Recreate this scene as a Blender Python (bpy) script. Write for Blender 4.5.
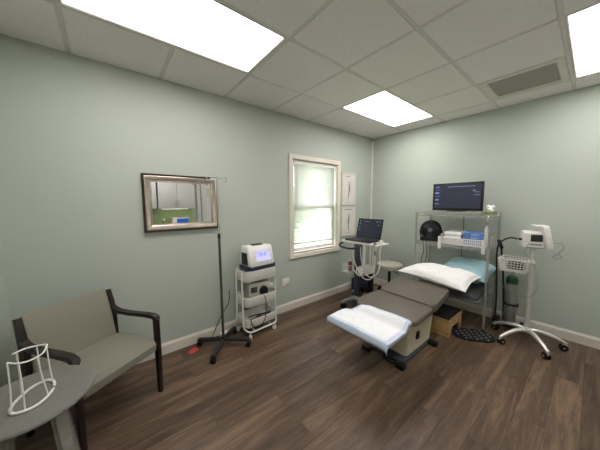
import bpy, bmesh, math, random
from mathutils import Vector, Matrix
random.seed(7)
for o in list(bpy.data.objects): bpy.data.objects.remove(o)
SC = bpy.context.scene
COL = SC.collection
PI = math.pi
H = 2.656; RX = 3.6; RY = -4.42; T = 0.6096

# ------------------------------------------------------------------ camera
cam = bpy.data.cameras.new('camera'); co = bpy.data.objects.new('camera', cam); COL.objects.link(co)
cam.sensor_width = 36; cam.lens = 238.6/600*36; cam.clip_start = 0.03
yaw, pit, rol = 0.8889, 0.091, -0.0044
F = Vector((-math.sin(yaw)*math.cos(pit), math.cos(yaw)*math.cos(pit), -math.sin(pit)))
r0 = Vector((math.cos(yaw), math.sin(yaw), 0)); u0 = r0.cross(F)
r1 = r0*math.cos(rol)+u0*math.sin(rol); u1 = -r0*math.sin(rol)+u0*math.cos(rol)
m = Matrix((r1, u1, -F)).transposed().to_4x4(); m.translation = Vector((2.62, -3.832, 1.4994))
co.matrix_world = m
SC.camera = co
# ------------------------------------------------------------------ world, exposure
w = bpy.data.worlds.new('sky'); SC.world = w; w.use_nodes = True
nt = w.node_tree; bg = nt.nodes['Background']
tc = nt.nodes.new('ShaderNodeTexCoord'); nz = nt.nodes.new('ShaderNodeTexNoise'); nz.inputs['Scale'].default_value = 2.5
cr = nt.nodes.new('ShaderNodeValToRGB'); cr.color_ramp.elements[0].color = (.72, .84, 1, 1); cr.color_ramp.elements[1].color = (1, 1, 1, 1)
nt.links.new(tc.outputs['Generated'], nz.inputs['Vector']); nt.links.new(nz.outputs['Fac'], cr.inputs['Fac']); nt.links.new(cr.outputs['Color'], bg.inputs['Color'])
bg.inputs['Strength'].default_value = 4.2
SC.view_settings.view_transform = 'Standard'; SC.view_settings.look = 'None'
SC.view_settings.gamma = 1; SC.view_settings.use_curve_mapping = False
SC.view_settings.exposure = 1.03
PANEL = 5.2          # brightness of the ceiling troffers

# ------------------------------------------------------------------ materials
def lin(c):
    return tuple(((v/255/12.92) if v/255 <= .04045 else ((v/255+.055)/1.055)**2.4) for v in c)+(1,)
def mix(c, k): return tuple(max(0, min(255, v*k)) for v in c)
def M(name, c, rough=.5, metal=0, var=.06, scale=30, bump=0, bscale=200, emit=0, ecol=None, spec=None, trans=0):
    mt = bpy.data.materials.new(name); mt.use_nodes = True
    n = mt.node_tree; p = n.nodes['Principled BSDF']
    t = n.nodes.new('ShaderNodeTexCoord'); a = n.nodes.new('ShaderNodeTexNoise'); a.inputs['Scale'].default_value = scale; a.inputs['Detail'].default_value = 4
    r = n.nodes.new('ShaderNodeValToRGB'); r.color_ramp.elements[0].color = lin(mix(c, 1-var)); r.color_ramp.elements[1].color = lin(mix(c, 1+var))
    r.color_ramp.elements[0].position = .3; r.color_ramp.elements[1].position = .7
    n.links.new(t.outputs['Object'], a.inputs['Vector']); n.links.new(a.outputs['Fac'], r.inputs['Fac']); n.links.new(r.outputs['Color'], p.inputs['Base Color'])
    p.inputs['Roughness'].default_value = rough; p.inputs['Metallic'].default_value = metal
    if spec is not None: p.inputs['Specular IOR Level'].default_value = spec
    if trans: p.inputs['Transmission Weight'].default_value = trans
    if emit:
        p.inputs['Emission Color'].default_value = lin(ecol or c); p.inputs['Emission Strength'].default_value = emit
    if bump:
        b = n.nodes.new('ShaderNodeBump'); b.inputs['Strength'].default_value = bump; b.inputs['Distance'].default_value = .002
        a2 = n.nodes.new('ShaderNodeTexNoise'); a2.inputs['Scale'].default_value = bscale
        n.links.new(t.outputs['Object'], a2.inputs['Vector']); n.links.new(a2.outputs['Fac'], b.inputs['Height']); n.links.new(b.outputs['Normal'], p.inputs['Normal'])
    return mt
WALL = M('sage_paint', (177, 185, 174), .62, var=.012, scale=1.3, bump=.12, bscale=260)
CEIL = M('ceiling_tile', (234, 230, 226), .9, var=.02, scale=60, bump=.5, bscale=420)
GRID = M('ceiling_grid_paint', (212, 208, 202), .5, var=.02)
TRIM = M('cream_trim', (222, 215, 202), .45, var=.02, scale=4)
BASE = M('baseboard_paint', (212, 207, 195), .45, var=.02, scale=4)
WHITE = M('white_plastic', (226, 224, 218), .4, var=.02)
WMETAL = M('white_coated_metal', (224, 224, 216), .35, var=.02)
BLACKP = M('black_plastic', (11, 11, 13), .4, var=.2)
RUBBER = M('black_rubber', (14, 14, 15), .8, var=.2, bump=.3)
DGREY = M('dark_grey_plastic', (62, 66, 72), .45, var=.06)
MGREY = M('grey_plastic', (120, 122, 122), .45, var=.04)
CHROME = M('chrome', (208, 208, 204), .25, .8, var=.04)
STEEL = M('brushed_steel', (176, 176, 172), .38, .7, var=.06)
ALU = M('polished_aluminium', (222, 222, 214), .32, .6, var=.03)
DMETAL = M('dark_grey_metal', (58, 58, 58), .4, .6, var=.08)
GUN = M('gunmetal_tube', (92, 92, 90), .35, .6, var=.05)
DWOOD = M('espresso_wood', (28, 16, 15), .35, var=.25, scale=14)
TGREY = M('grey_laminate', (112, 110, 106), .4, var=.04, scale=50)
LEGGREY = M('grey_washed_wood', (132, 130, 122), .5, var=.08, scale=25)
VINYL = M('taupe_vinyl', (96, 89, 79), .42, var=.03, scale=10, bump=.15, bscale=400)
PADV = M('dark_grey_vinyl', (72, 78, 76), .45, var=.04, scale=10, bump=.15, bscale=400)
IVORY = M('ivory_plastic', (214, 204, 180), .45, var=.02, scale=5)
LINEN = M('white_linen', (232, 231, 230), .85, var=.015, bump=.4, bscale=60)
TEAL = M('pale_teal_linen', (160, 196, 204), .85, var=.03, bump=.4, bscale=60)
CHUX = M('white_pad_fabric', (234, 236, 240), .85, var=.012, bump=.3, bscale=90)
CHUXB = M('pale_blue_pad_backing', (200, 214, 232), .6, var=.03)
SEATV = M('beige_vinyl', (186, 180, 166), .45, var=.02)
BLUE = M('blue_wrap', (92, 132, 196), .5, var=.1, scale=18)
BLUED = M('deep_blue_plastic', (22, 30, 58), .45, var=.1)
NAVY = M('navy_plastic', (36, 44, 66), .45, var=.08)
GREEN = M('green_painted_metal', (26, 74, 52), .4, var=.06)
TISG = M('green_print_card', (120, 134, 78), .6, var=.18, scale=60)
RED = M('red_plastic', (186, 64, 52), .55, var=.06)
MAROON = M('maroon_plastic', (110, 30, 60), .4, var=.1)
CLEAR = M('frosted_plastic', (196, 200, 198), .35, var=.03)
CREAMB = M('cream_grey_enamel', (186, 184, 170), .45, var=.03)
PAPER = M('print_paper', (216, 212, 204), .8, var=.02)
FRAMEW = M('white_frame_paint', (214, 210, 200), .5, var=.02)
INK = M('ink_grey', (96, 92, 90), .8, var=.2)
CABW = M('white_cabinet_paint', (216, 214, 212), .5, var=.01)
COUNT = M('grey_countertop', (140, 136, 128), .35, var=.12, scale=90)
SPLASH = M('lime_green_paint', (168, 184, 134), .6, var=.02, scale=3)
OUTER = M('dark_bronze', (70, 56, 46), .35, .7, var=.1)
CHAMP = M('champagne_silver', (196, 185, 172), .3, .85, var=.07, scale=12)
LAWN = M('lawn', (150, 168, 130), .9, var=.2, scale=3)
LEAF = M('foliage', (140, 160, 124), .8, var=.3, scale=6)
SCREEN = M('monitor_glow', (22, 24, 32), .35, var=.2, scale=9, emit=.17, ecol=(66, 70, 92))
SCREEN2 = M('laptop_glow', (14, 17, 30), .35, var=.2, scale=9, emit=.12, ecol=(30, 38, 78))
UILINE = M('interface_light', (110, 116, 140), .4, emit=.25, ecol=(140, 150, 190))
UIBLUE = M('interface_blue', (60, 76, 116), .4, emit=.15, ecol=(70, 100, 170))
DEVSC = M('device_screen_glow', (200, 198, 236), .3, var=.02, emit=.2, ecol=(200, 198, 250))
DEVBL = M('device_screen_blue', (150, 170, 240), .3, emit=.25, ecol=(150, 172, 250))
DKSCR = M('dark_display', (40, 46, 44), .25, var=.06)
def mirror_mat():
    mt = M('mirror_silver', (225, 228, 226), .0, 1, var=.0); return mt
MIRR = mirror_mat()

def diffuser_mat():
    mt = M('light_diffuser', (240, 236, 238), .6, var=.0); n = mt.node_tree; p = n.nodes['Principled BSDF']
    p.inputs['Emission Color'].default_value = (1, .945, .93, 1); p.inputs['Emission Strength'].default_value = PANEL
    return mt
DIFF = diffuser_mat()

def wood_floor():
    mt = bpy.data.materials.new('vinyl_plank_floor'); mt.use_nodes = True
    n = mt.node_tree; L = n.links.new; p = n.nodes['Principled BSDF']
    t = n.nodes.new('ShaderNodeTexCoord'); mp = n.nodes.new('ShaderNodeMapping'); mp.inputs['Rotation'].default_value = (0, 0, PI/2); mp.inputs['Location'].default_value = (.33, .075, 0)
    L(t.outputs['Object'], mp.inputs['Vector'])
    bk = n.nodes.new('ShaderNodeTexBrick'); bk.offset = .37; bk.squash = 1
    for k, v in (('Scale', 1), ('Brick Width', 1.22), ('Row Height', .152), ('Mortar Size', .0012), ('Mortar Smooth', .3), ('Bias', 0)): bk.inputs[k].default_value = v
    bk.inputs['Color1'].default_value = (0, 0, 0, 1); bk.inputs['Color2'].default_value = (1, 1, 1, 1); bk.inputs['Mortar'].default_value = (.5, .5, .5, 1)
    L(mp.outputs['Vector'], bk.inputs['Vector'])
    mp2 = n.nodes.new('ShaderNodeMapping'); mp2.inputs['Scale'].default_value = (9, .8, 1); L(t.outputs['Object'], mp2.inputs['Vector'])
    # the plank's own tone shifts the grain pattern sideways
    ad = n.nodes.new('ShaderNodeVectorMath'); ad.operation = 'MULTIPLY_ADD'; ad.inputs[1].default_value = (7, 13, 5)
    L(bk.outputs['Color'], ad.inputs[0]); L(mp2.outputs['Vector'], ad.inputs[2])
    g = n.nodes.new('ShaderNodeTexNoise'); g.inputs['Scale'].default_value = 1.6; g.inputs['Detail'].default_value = 8; g.inputs['Roughness'].default_value = .62; g.inputs['Distortion'].default_value = .8
    L(ad.outputs[0], g.inputs['Vector'])
    mp3 = n.nodes.new('ShaderNodeMapping'); mp3.inputs['Scale'].default_value = (70, 5, 1); L(t.outputs['Object'], mp3.inputs['Vector'])
    g2 = n.nodes.new('ShaderNodeTexNoise'); g2.inputs['Scale'].default_value = 2; g2.inputs['Detail'].default_value = 6; L(mp3.outputs['Vector'], g2.inputs['Vector'])
    s1 = n.nodes.new('ShaderNodeMath'); s1.operation = 'MULTIPLY_ADD'; s1.inputs[1].default_value = .20; L(bk.outputs['Color'], s1.inputs[0])
    s2 = n.nodes.new('ShaderNodeMath'); s2.operation = 'MULTIPLY_ADD'; s2.inputs[1].default_value = .34; L(g2.outputs['Fac'], s2.inputs[0]); L(g.outputs['Fac'], s2.inputs[2])
    L(s2.outputs[0], s1.inputs[2])
    r = n.nodes.new('ShaderNodeValToRGB'); e = r.color_ramp.elements
    e[0].position = .40; e[0].color = lin((52, 40, 32)); e[1].position = 1.05; e[1].color = lin((128, 104, 84))
    x = e.new(.62); x.color = lin((73, 57, 46)); x = e.new(.8); x.color = lin((96, 78, 63))
    L(s1.outputs[0], r.inputs['Fac'])
    mx = n.nodes.new('ShaderNodeMix'); mx.data_type = 'RGBA'; mx.inputs[7].default_value = lin((50, 37, 30)); L(bk.outputs['Fac'], mx.inputs[0]); L(r.outputs['Color'], mx.inputs[6])
    L(mx.outputs[2], p.inputs['Base Color'])
    rr = n.nodes.new('ShaderNodeMapRange'); rr.inputs[3].default_value = .3; rr.inputs[4].default_value = .5; L(g2.outputs['Fac'], rr.inputs[0]); L(rr.outputs[0], p.inputs['Roughness'])
    b = n.nodes.new('ShaderNodeBump'); b.inputs['Strength'].default_value = .25; b.inputs['Distance'].default_value = .0015; L(s2.outputs[0], b.inputs['Height']); L(b.outputs['Normal'], p.inputs['Normal'])
    p.inputs['Specular IOR Level'].default_value = .4
    return mt
FLOOR = wood_floor()

def rib_fabric():
    mt = bpy.data.materials.new('ribbed_upholstery'); mt.use_nodes = True
    n = mt.node_tree; L = n.links.new; p = n.nodes['Principled BSDF']; t = n.nodes.new('ShaderNodeTexCoord')
    wv = n.nodes.new('ShaderNodeTexWave'); wv.bands_direction = 'X'; wv.inputs['Scale'].default_value = 38; wv.inputs['Distortion'].default_value = 1.5; wv.inputs['Detail'].default_value = 2; wv.inputs['Detail Scale'].default_value = 3
    L(t.outputs['Object'], wv.inputs['Vector'])
    nz = n.nodes.new('ShaderNodeTexNoise'); nz.inputs['Scale'].default_value = 90; L(t.outputs['Object'], nz.inputs['Vector'])
    a = n.nodes.new('ShaderNodeMath'); a.operation = 'MULTIPLY_ADD'; a.inputs[1].default_value = .5; L(nz.outputs['Fac'], a.inputs[0]); L(wv.outputs['Fac'], a.inputs[2])
    r = n.nodes.new('ShaderNodeValToRGB'); r.color_ramp.elements[0].color = lin((112, 110, 99)); r.color_ramp.elements[0].position = .1; r.color_ramp.elements[1].color = lin((142, 139, 125)); r.color_ramp.elements[1].position = 1
    L(a.outputs[0], r.inputs['Fac']); L(r.outputs['Color'], p.inputs['Base Color']); p.inputs['Roughness'].default_value = .9; p.inputs['Specular IOR Level'].default_value = .2
    b = n.nodes.new('ShaderNodeBump'); b.inputs['Strength'].default_value = .5; b.inputs['Distance'].default_value = .002; L(a.outputs[0], b.inputs['Height']); L(b.outputs['Normal'], p.inputs['Normal'])
    return mt
FABRIC = rib_fabric()

def pine():
    mt = bpy.data.materials.new('pine_wood'); mt.use_nodes = True
    n = mt.node_tree; L = n.links.new; p = n.nodes['Principled BSDF']; t = n.nodes.new('ShaderNodeTexCoord')
    mp = n.nodes.new('ShaderNodeMapping'); mp.inputs['Scale'].default_value = (2, 2, 16); L(t.outputs['Object'], mp.inputs['Vector'])
    nz = n.nodes.new('ShaderNodeTexNoise'); nz.inputs['Scale'].default_value = 4; nz.inputs['Detail'].default_value = 5; nz.inputs['Distortion'].default_value = 1; L(mp.outputs['Vector'], nz.inputs['Vector'])
    r = n.nodes.new('ShaderNodeValToRGB'); r.color_ramp.elements[0].color = lin((168, 128, 82)); r.color_ramp.elements[0].position = .35; r.color_ramp.elements[1].color = lin((204, 172, 122)); r.color_ramp.elements[1].position = .6
    L(nz.outputs['Fac'], r.inputs['Fac']); L(r.outputs['Color'], p.inputs['Base Color']); p.inputs['Roughness'].default_value = .55
    return mt
PINE = pine()

def thin_glass():
    mt = bpy.data.materials.new('window_glass'); mt.use_nodes = True
    n = mt.node_tree; L = n.links.new; n.nodes.remove(n.nodes['Principled BSDF']); o = n.nodes['Material Output']
    a = n.nodes.new('ShaderNodeBsdfTransparent'); g = n.nodes.new('ShaderNodeBsdfGlossy'); g.inputs['Roughness'].default_value = .02
    lw = n.nodes.new('ShaderNodeLayerWeight'); lw.inputs[0].default_value = .3; f = n.nodes.new('ShaderNodeMath'); f.operation = 'MULTIPLY'; f.inputs[1].default_value = .12; L(lw.outputs['Facing'], f.inputs[0]); x = n.nodes.new('ShaderNodeMixShader')
    L(f.outputs[0], x.inputs[0]); L(a.outputs[0], x.inputs[1]); L(g.outputs[0], x.inputs[2]); L(x.outputs[0], o.inputs[0])
    return mt
GLASS = thin_glass()
def slat_mat():
    mt = M('blind_slat', (236, 234, 226), .5, var=.01); n = mt.node_tree; L = n.links.new; p = n.nodes['Principled BSDF']; o = n.nodes['Material Output']
    t = n.nodes.new('ShaderNodeBsdfTranslucent'); t.inputs['Color'].default_value = (.9, .92, .9, 1)
    x = n.nodes.new('ShaderNodeMixShader'); x.inputs[0].default_value = .4; L(p.outputs[0], x.inputs[1]); L(t.outputs[0], x.inputs[2]); L(x.outputs[0], o.inputs[0])
    return mt
SLAT = slat_mat()
def grille_mat():
    mt = M('return_air_grille', (112, 106, 96), .6, var=.02); n = mt.node_tree; L = n.links.new; p = n.nodes['Principled BSDF']
    t = n.nodes.new('ShaderNodeTexCoord'); c = n.nodes.new('ShaderNodeTexChecker'); c.inputs['Scale'].default_value = 160
    c.inputs[1].default_value = lin((176, 170, 158)); c.inputs[2].default_value = lin((130, 124, 114)); L(t.outputs['Object'], c.inputs[0]); L(c.outputs[0], p.inputs['Base Color'])
    return mt
GRILLE = grille_mat()

# ------------------------------------------------------------------ geometry helpers
class B:
    def __init__(s): s.bm = bmesh.new()
    def box(s, x0, x1, y0, y1, z0, z1, bev=0, seg=2):
        r = bmesh.ops.create_cube(s.bm, size=1)['verts']
        for v in r: v.co = Vector(((x0+x1)/2+v.co.x*(x1-x0), (y0+y1)/2+v.co.y*(y1-y0), (z0+z1)/2+v.co.z*(z1-z0)))
        if bev:
            es = {e for v in r for e in v.link_edges}
            bmesh.ops.bevel(s.bm, geom=list(es), offset=bev, segments=seg, affect='EDGES', profile=.5)
        return s
    def obox(s, p0, p1, w, h, up=(0, 0, 1), bev=0):       # box bar from p0 to p1, w sideways, h along up
        p0 = Vector(p0); p1 = Vector(p1); d = (p1-p0); L = d.length; d.normalize(); up = Vector(up); sd = d.cross(up).normalized(); up = sd.cross(d).normalized()
        r = bmesh.ops.create_cube(s.bm, size=1)['verts']; c = (p0+p1)/2
        for v in r: v.co = c+d*(v.co.x*L)+sd*(v.co.y*w)+up*(v.co.z*h)
        if bev:
            es = {e for v in r for e in v.link_edges}
            bmesh.ops.bevel(s.bm, geom=list(es), offset=bev, segments=2, affect='EDGES', profile=.5)
        return s
    def cyl(s, p0, p1, r0, r1=None, n=20, bev=0):
        p0 = Vector(p0); p1 = Vector(p1); r1 = r0 if r1 is None else r1; d = p1-p0
        q = d.to_track_quat('Z', 'Y').to_matrix().to_4x4(); q.translation = (p0+p1)/2
        r = bmesh.ops.create_cone(s.bm, cap_ends=True, segments=n, radius1=r0, radius2=r1, depth=d.length, matrix=q)['verts']
        if bev:
            vs = set(r); es = [e for e in {e for v in r for e in v.link_edges} if any(len(f.verts) > 4 for f in e.link_faces)]
            bmesh.ops.bevel(s.bm, geom=es, offset=bev, segments=2, affect='EDGES', profile=.5)
        return s
    def sph(s, c, r, sc=(1, 1, 1), n=16):
        mt = Matrix.Translation(Vector(c)) @ Matrix.Diagonal((sc[0], sc[1], sc[2], 1))
        bmesh.ops.create_uvsphere(s.bm, u_segments=n, v_segments=max(6, n*2//3), radius=r, matrix=mt); return s
    def tube(s, pts, r, n=10, closed=False, smooth=4):
        P = [Vector(p) for p in pts]
        if smooth > 1 and len(P) > 2:
            Q = []; N = len(P); rng = N if closed else N-1
            for i in range(rng):
                a = P[(i-1) % N] if (closed or i > 0) else P[0]*2-P[1]
                b = P[i]; c = P[(i+1) % N]; d = P[(i+2) % N] if (closed or i+2 < N) else P[-1]*2-P[-2]
                for k in range(smooth):
                    t = k/smooth
                    Q.append(.5*((2*b)+(c-a)*t+(2*a-5*b+4*c-d)*t*t+(3*b-a-3*c+d)*t**3))
            if not closed: Q.append(P[-1])
            P = Q
        N = len(P); rings = []; up = None
        for i in range(N):
            t = (P[(i+1) % N]-P[i-1]) if closed else (P[min(i+1, N-1)]-P[max(i-1, 0)])
            t.normalize()
            if up is None:
                up = t.orthogonal().normalized()
            up = (up-t*up.dot(t))
            up = up.normalized() if up.length > 1e-6 else t.orthogonal().normalized()
            sd = t.cross(up); rr = r[min(i*len(r)//N, len(r)-1)] if isinstance(r, (list, tuple)) else r
            rings.append([s.bm.verts.new(P[i]+(up*math.cos(a)+sd*math.sin(a))*rr) for a in [2*PI*k/n for k in range(n)]])
        for i in range(N if closed else N-1):
            A = rings[i]; C = rings[(i+1) % N]
            if closed and i == N-1:   # best twist match
                off = min(range(n), key=lambda o: sum((A[k].co-C[(k+o) % n].co).length for k in range(n)))
                C = [C[(k+off) % n] for k in range(n)]
            for k in range(n): s.bm.faces.new((A[k], A[(k+1) % n], C[(k+1) % n], C[k]))
        if not closed:
            s.bm.faces.new(rings[0][::-1]); s.bm.faces.new(rings[-1])
        return s
    def lathe(s, prof, c=(0, 0, 0), n=32):                 # prof: (r, z)
        c = Vector(c); rings = []
        for r, z in prof:
            if r < 1e-5: rings.append([s.bm.verts.new(c+Vector((0, 0, z)))])
            else: rings.append([s.bm.verts.new(c+Vector((r*math.cos(2*PI*k/n), r*math.sin(2*PI*k/n), z))) for k in range(n)])
        for A, C in zip(rings, rings[1:]):
            for k in range(n):
                k2 = (k+1) % n
                if len(A) == 1 and len(C) == 1: continue
                if len(A) == 1: s.bm.faces.new((A[0], C[k], C[k2]))
                elif len(C) == 1: s.bm.faces.new((A[k], A[k2], C[0]))
                else: s.bm.faces.new((A[k], A[k2], C[k2], C[k]))
        return s
    def prism(s, pts, axis, a0, a1, bev=0, seg=2):        # 2D outline extruded along axis 'x','y','z'
        def mk(u, v, a): return {'x': (a, u, v), 'y': (u, a, v), 'z': (u, v, a)}[axis]
        A = [s.bm.verts.new(mk(u, v, a0)) for u, v in pts]; C = [s.bm.verts.new(mk(u, v, a1)) for u, v in pts]; N = len(pts)
        fs = [s.bm.faces.new(A[::-1]), s.bm.faces.new(C)]
        for k in range(N): s.bm.faces.new((A[k], A[(k+1) % N], C[(k+1) % N], C[k]))
        if bev:
            es = {e for f in fs for e in f.edges}
            bmesh.ops.bevel(s.bm, geom=list(es), offset=bev, segments=seg, affect='EDGES', profile=.5)
        return s
    def strip(s, path, w, h, x0):                           # rectangular bar swept along a (y,z) path at x = x0-w/2 .. x0+w/2
        P = [Vector(p) for p in path]; up = []; lo = []
        for i, p in enumerate(P):
            t = (P[min(i+1, len(P)-1)]-P[max(i-1, 0)]).normalized(); nn = Vector((-t.y, t.x)); hh = h[i] if isinstance(h, list) else h
            up.append(p+nn*hh/2); lo.append(p-nn*hh/2)
        return s.prism([(q.x, q.y) for q in up+lo[::-1]], 'x', x0-w/2, x0+w/2, bev=.004)
    def frame(s, w, h, prof, org, ux, uy, un):             # mitred frame: prof (inset, depth) closed loop
        org = Vector(org); ux = Vector(ux); uy = Vector(uy); un = Vector(un); rings = []
        for i, d in prof:
            rings.append([s.bm.verts.new(org+ux*(sx*(w/2-i))+uy*(sy*(h/2-i))+un*d) for sx, sy in ((-1, -1), (1, -1), (1, 1), (-1, 1))])
        N = len(rings)
        for j in range(N):
            A = rings[j]; C = rings[(j+1) % N]
            for k in range(4): s.bm.faces.new((A[k], A[(k+1) % 4], C[(k+1) % 4], C[k]))
        return s
def rrect(x0, x1, y0, y1, r, n=5):
    P = []
    for cx, cy, a in ((x1-r, y1-r, 0), (x0+r, y1-r, 90), (x0+r, y0+r, 180), (x1-r, y0+r, 270)):
        for k in range(n+1):
            t = math.radians(a+90*k/n); P.append((cx+r*math.cos(t), cy+r*math.sin(t)))
    return P
def obj(name, b, mat, parent=None, smooth=True, loc=None):
    bm = b.bm; bmesh.ops.recalc_face_normals(bm, faces=bm.faces)
    me = bpy.data.meshes.new(name); bm.to_mesh(me); bm.free()
    if smooth:
        for f in me.polygons: f.use_smooth = True
        try: me.set_sharp_from_angle(angle=math.radians(38))
        except Exception: pass
    me.materials.append(mat); o = bpy.data.objects.new(name, me); COL.objects.link(o)
    if parent: o.parent = parent
    return o
def thing(name, label, cat, loc=(0, 0, 0), rz=0, group=None):
    o = bpy.data.objects.new(name, None); COL.objects.link(o); o.location = loc; o.rotation_euler = (0, 0, rz); o.empty_display_size = .1
    o['label'] = label; o['category'] = cat
    if group: o['group'] = group
    return o
def tag(o, label, cat, group=None):
    o['label'] = label; o['category'] = cat
    if group: o['group'] = group
    return o
def struct(name, b, mat, smooth=False):
    o = obj(name, b, mat, None, smooth); o['kind'] = 'structure'; return o

# ------------------------------------------------------------------ room shell
WY0, WY1, WZ0, WZ1 = -1.83, -.945, .80, 2.085      # window opening in wall_left
struct('floor', B().box(-.1, RX+.1, RY-.1, .1, -.1, 0), FLOOR)
b = B(); t = .14
b.box(-t, 0, RY-.1, WY0, 0, H+.1); b.box(-t, 0, WY1, .1, 0, H+.1); b.box(-t, 0, WY0, WY1, 0, WZ0); b.box(-t, 0, WY0, WY1, WZ1, H+.1)
struct('wall_left', b, WALL)
struct('wall_back', B().box(0, RX, 0, .1, 0, H+.1), WALL)
struct('wall_front', B().box(0, RX, RY-.1, RY, 0, H+.1), WALL)
struct('wall_right', B().box(RX, RX+.1, RY-.1, .1, 0, H+.1), WALL)
# ceiling tiles: tegular edge, face a little below the grid
xs = [0]+[.58+k*T for k in range(5)]+[RX]; ys = [0]+[-(.323+k*T) for k in range(7)]+[RY]
panels = {(1, 1): 'L', (1, 2): 'L', (1, 5): 'L', (1, 6): 'L', (4, 1): 'L', (4, 2): 'L', (4, 5): 'L', (4, 6): 'L', (3, 1): 'V'}
b = B(); b.box(0, RX, RY, 0, H+.035, H+.1)
for i in range(len(xs)-1):
    for j in range(len(ys)-1):
        if (i, j) in panels: continue
        x0, x1, y1, y0 = xs[i], xs[i+1], ys[j], ys[j+1]; g = .0135
        X0 = x0+(g if i else .002); X1 = x1-(g if i < len(xs)-2 else .002); Y1 = y1-(g if j else .002); Y0 = y0+(g if j < len(ys)-2 else .002)
        if X1-X0 < .03 or Y1-Y0 < .03: continue
        b.box(X0, X1, Y0, Y1, H-.004, H+.03, bev=.003, seg=1)
struct('ceiling', b, CEIL)
b = B()
for x in xs[1:-1]: b.box(x-.012, x+.012, RY, 0, H-.001, H+.034)
for q, y in enumerate(ys[1:-1]):
    segs = [(0, xs[1]), (xs[2], xs[4]), (xs[5], RX)] if q in (1, 5) else [(0, RX)]   # no bar across a light
    for a, c in segs: b.box(a, c, y-.012, y+.012, H, H+.034)
b.box(0, .02, RY, 0, H-.001, H+.02); b.box(0, RX, -.02, 0, H-.001, H+.02)
struct('trim_1', b, GRID)
# baseboards
def baseb(name, ax, a0, a1, c, sgn):
    b = B(); pr = [(0, 0), (.014, 0), (.014, .085), (.011, .098), (.006, .104), (.004, .115), (0, .115)]
    pts = [(c+sgn*u, v) for u, v in pr]
    if ax == 'y': b.prism(pts, 'y', a0, a1)
    else: b.prism(pts, 'x', a0, a1)
    return struct(name, b, BASE)
baseb('baseboard_left', 'y', RY, 0, 0, 1); baseb('baseboard_back', 'x', .014, RX, 0, -1); baseb('baseboard_front', 'x', .014, RX, RY, 1)
# corner raceway
struct('trim_2', B().box(.001, .026, -.026, -.001, .115, 2.60, bev=.003), WMETAL)

# window: casing, jambs, sashes, glass, blind
win = B()
win.frame(1.025, 1.435, [(0, 0), (0, .018), (.008, .024), (.03, .02), (.055, .022), (.064, .014), (.066, 0)], (0, -1.3875, 1.4425), (0, 1, 0), (0, 0, 1), (1, 0, 0))
wo = struct('window_1', win, TRIM, True)
j = B(); j.frame(.893, 1.303, [(0, 0), (0, -.13), (.02, -.13), (.02, 0)], (0, -1.3875, 1.4425), (0, 1, 0), (0, 0, 1), (1, 0, 0)); obj('window_jamb', j, TRIM, wo, False)
for nm, z0, z1, xx in (('lower_sash', .815, 1.46, -.075), ('upper_sash', 1.42, 2.07, -.105)):
    s_ = B(); s_.frame(.85, z1-z0, [(0, 0), (0, .028), (.04, .028), (.045, .02), (.045, 0)], (xx, -1.3875, (z0+z1)/2), (0, 1, 0), (0, 0, 1), (1, 0, 0)); so = obj(nm, s_, WHITE, wo, False)
    obj('glass', B().box(xx+.010, xx+.014, -1.3875-.38, -1.3875+.38, z0+.045, z1-.045), GLASS, so, False)
bl = thing('window_blind', 'white slatted mini blind hanging in the cream window, stopping short of the sill', 'blind', (-.022, -1.3875, 2.07))
b = B(); n_ = 0; z = 2.02
while z > .93:
    zz = z-2.07
    for k in range(3):
        a0 = (-.0125+.025*k/3); a1 = (-.0125+.025*(k+1)/3)
        f = lambda a: zz+a*.8+.002*(1-(a/.0125)**2)
        vs = [b.bm.verts.new(q) for q in ((a0, -.405, f(a0)), (a1, -.405, f(a1)), (a1, .405, f(a1)), (a0, .405, f(a0)))]
        b.bm.faces.new(vs)
    z -= .0205
so = obj('slat_stack', b, SLAT, bl, True)
md = so.modifiers.new('thick', 'SOLIDIFY'); md.thickness = .0008
obj('headrail', B().box(-.015, .015, -.41, .41, -.035, -.001, bev=.003), WHITE, bl)
obj('bottom_rail', B().box(-.013, .013, -.405, .405, -1.158, -1.142, bev=.003), WHITE, bl)
b = B()
for y in (-.3, 0, .3): b.cyl((.0135, y, -.03), (.0135, y, -1.15), .0008, n=6)
obj('ladder_cord', b, WHITE, bl)
obj('tilt_wand', B().cyl((.017, -.36, -.03), (.017, -.36, -.62), .003, n=8), CLEAR, bl)
# outside
struct('floor_outside', B().box(-30, -.3, -25, 25, -.6, -.5), LAWN)
for k, (x, y, s) in enumerate([(-12, 3.5, 2.0), (-17, 12, 2.6), (-13, 7.4, 1.6), (-14, -2, 2.2)]):
    b = B(); rr = random.Random(k)
    for q in range(26):
        a = rr.random()*2*PI; h = rr.random(); rad = s*.62*math.sqrt(1-h*h*.8)*rr.random()**.5
        b.sph((math.cos(a)*rad, math.sin(a)*rad, s*.12+h*s*1.1), s*(.2+.16*rr.random()), n=10)
    tr = thing('garden_shrub', ['low rounded green shrub on the lawn straight outside the window', 'largest green shrub on the lawn outside the window', 'smallest green shrub on the lawn outside the window', 'wide green shrub on the lawn at the left end of the row outside'][k], 'shrub', (x, y, -.5), group='shrubs outside the window')
    obj('foliage', b, LEAF, tr); obj('trunk', B().cyl((0, 0, 0), (0, 0, s*.5), .09, .06, n=10), DWOOD, tr)

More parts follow.
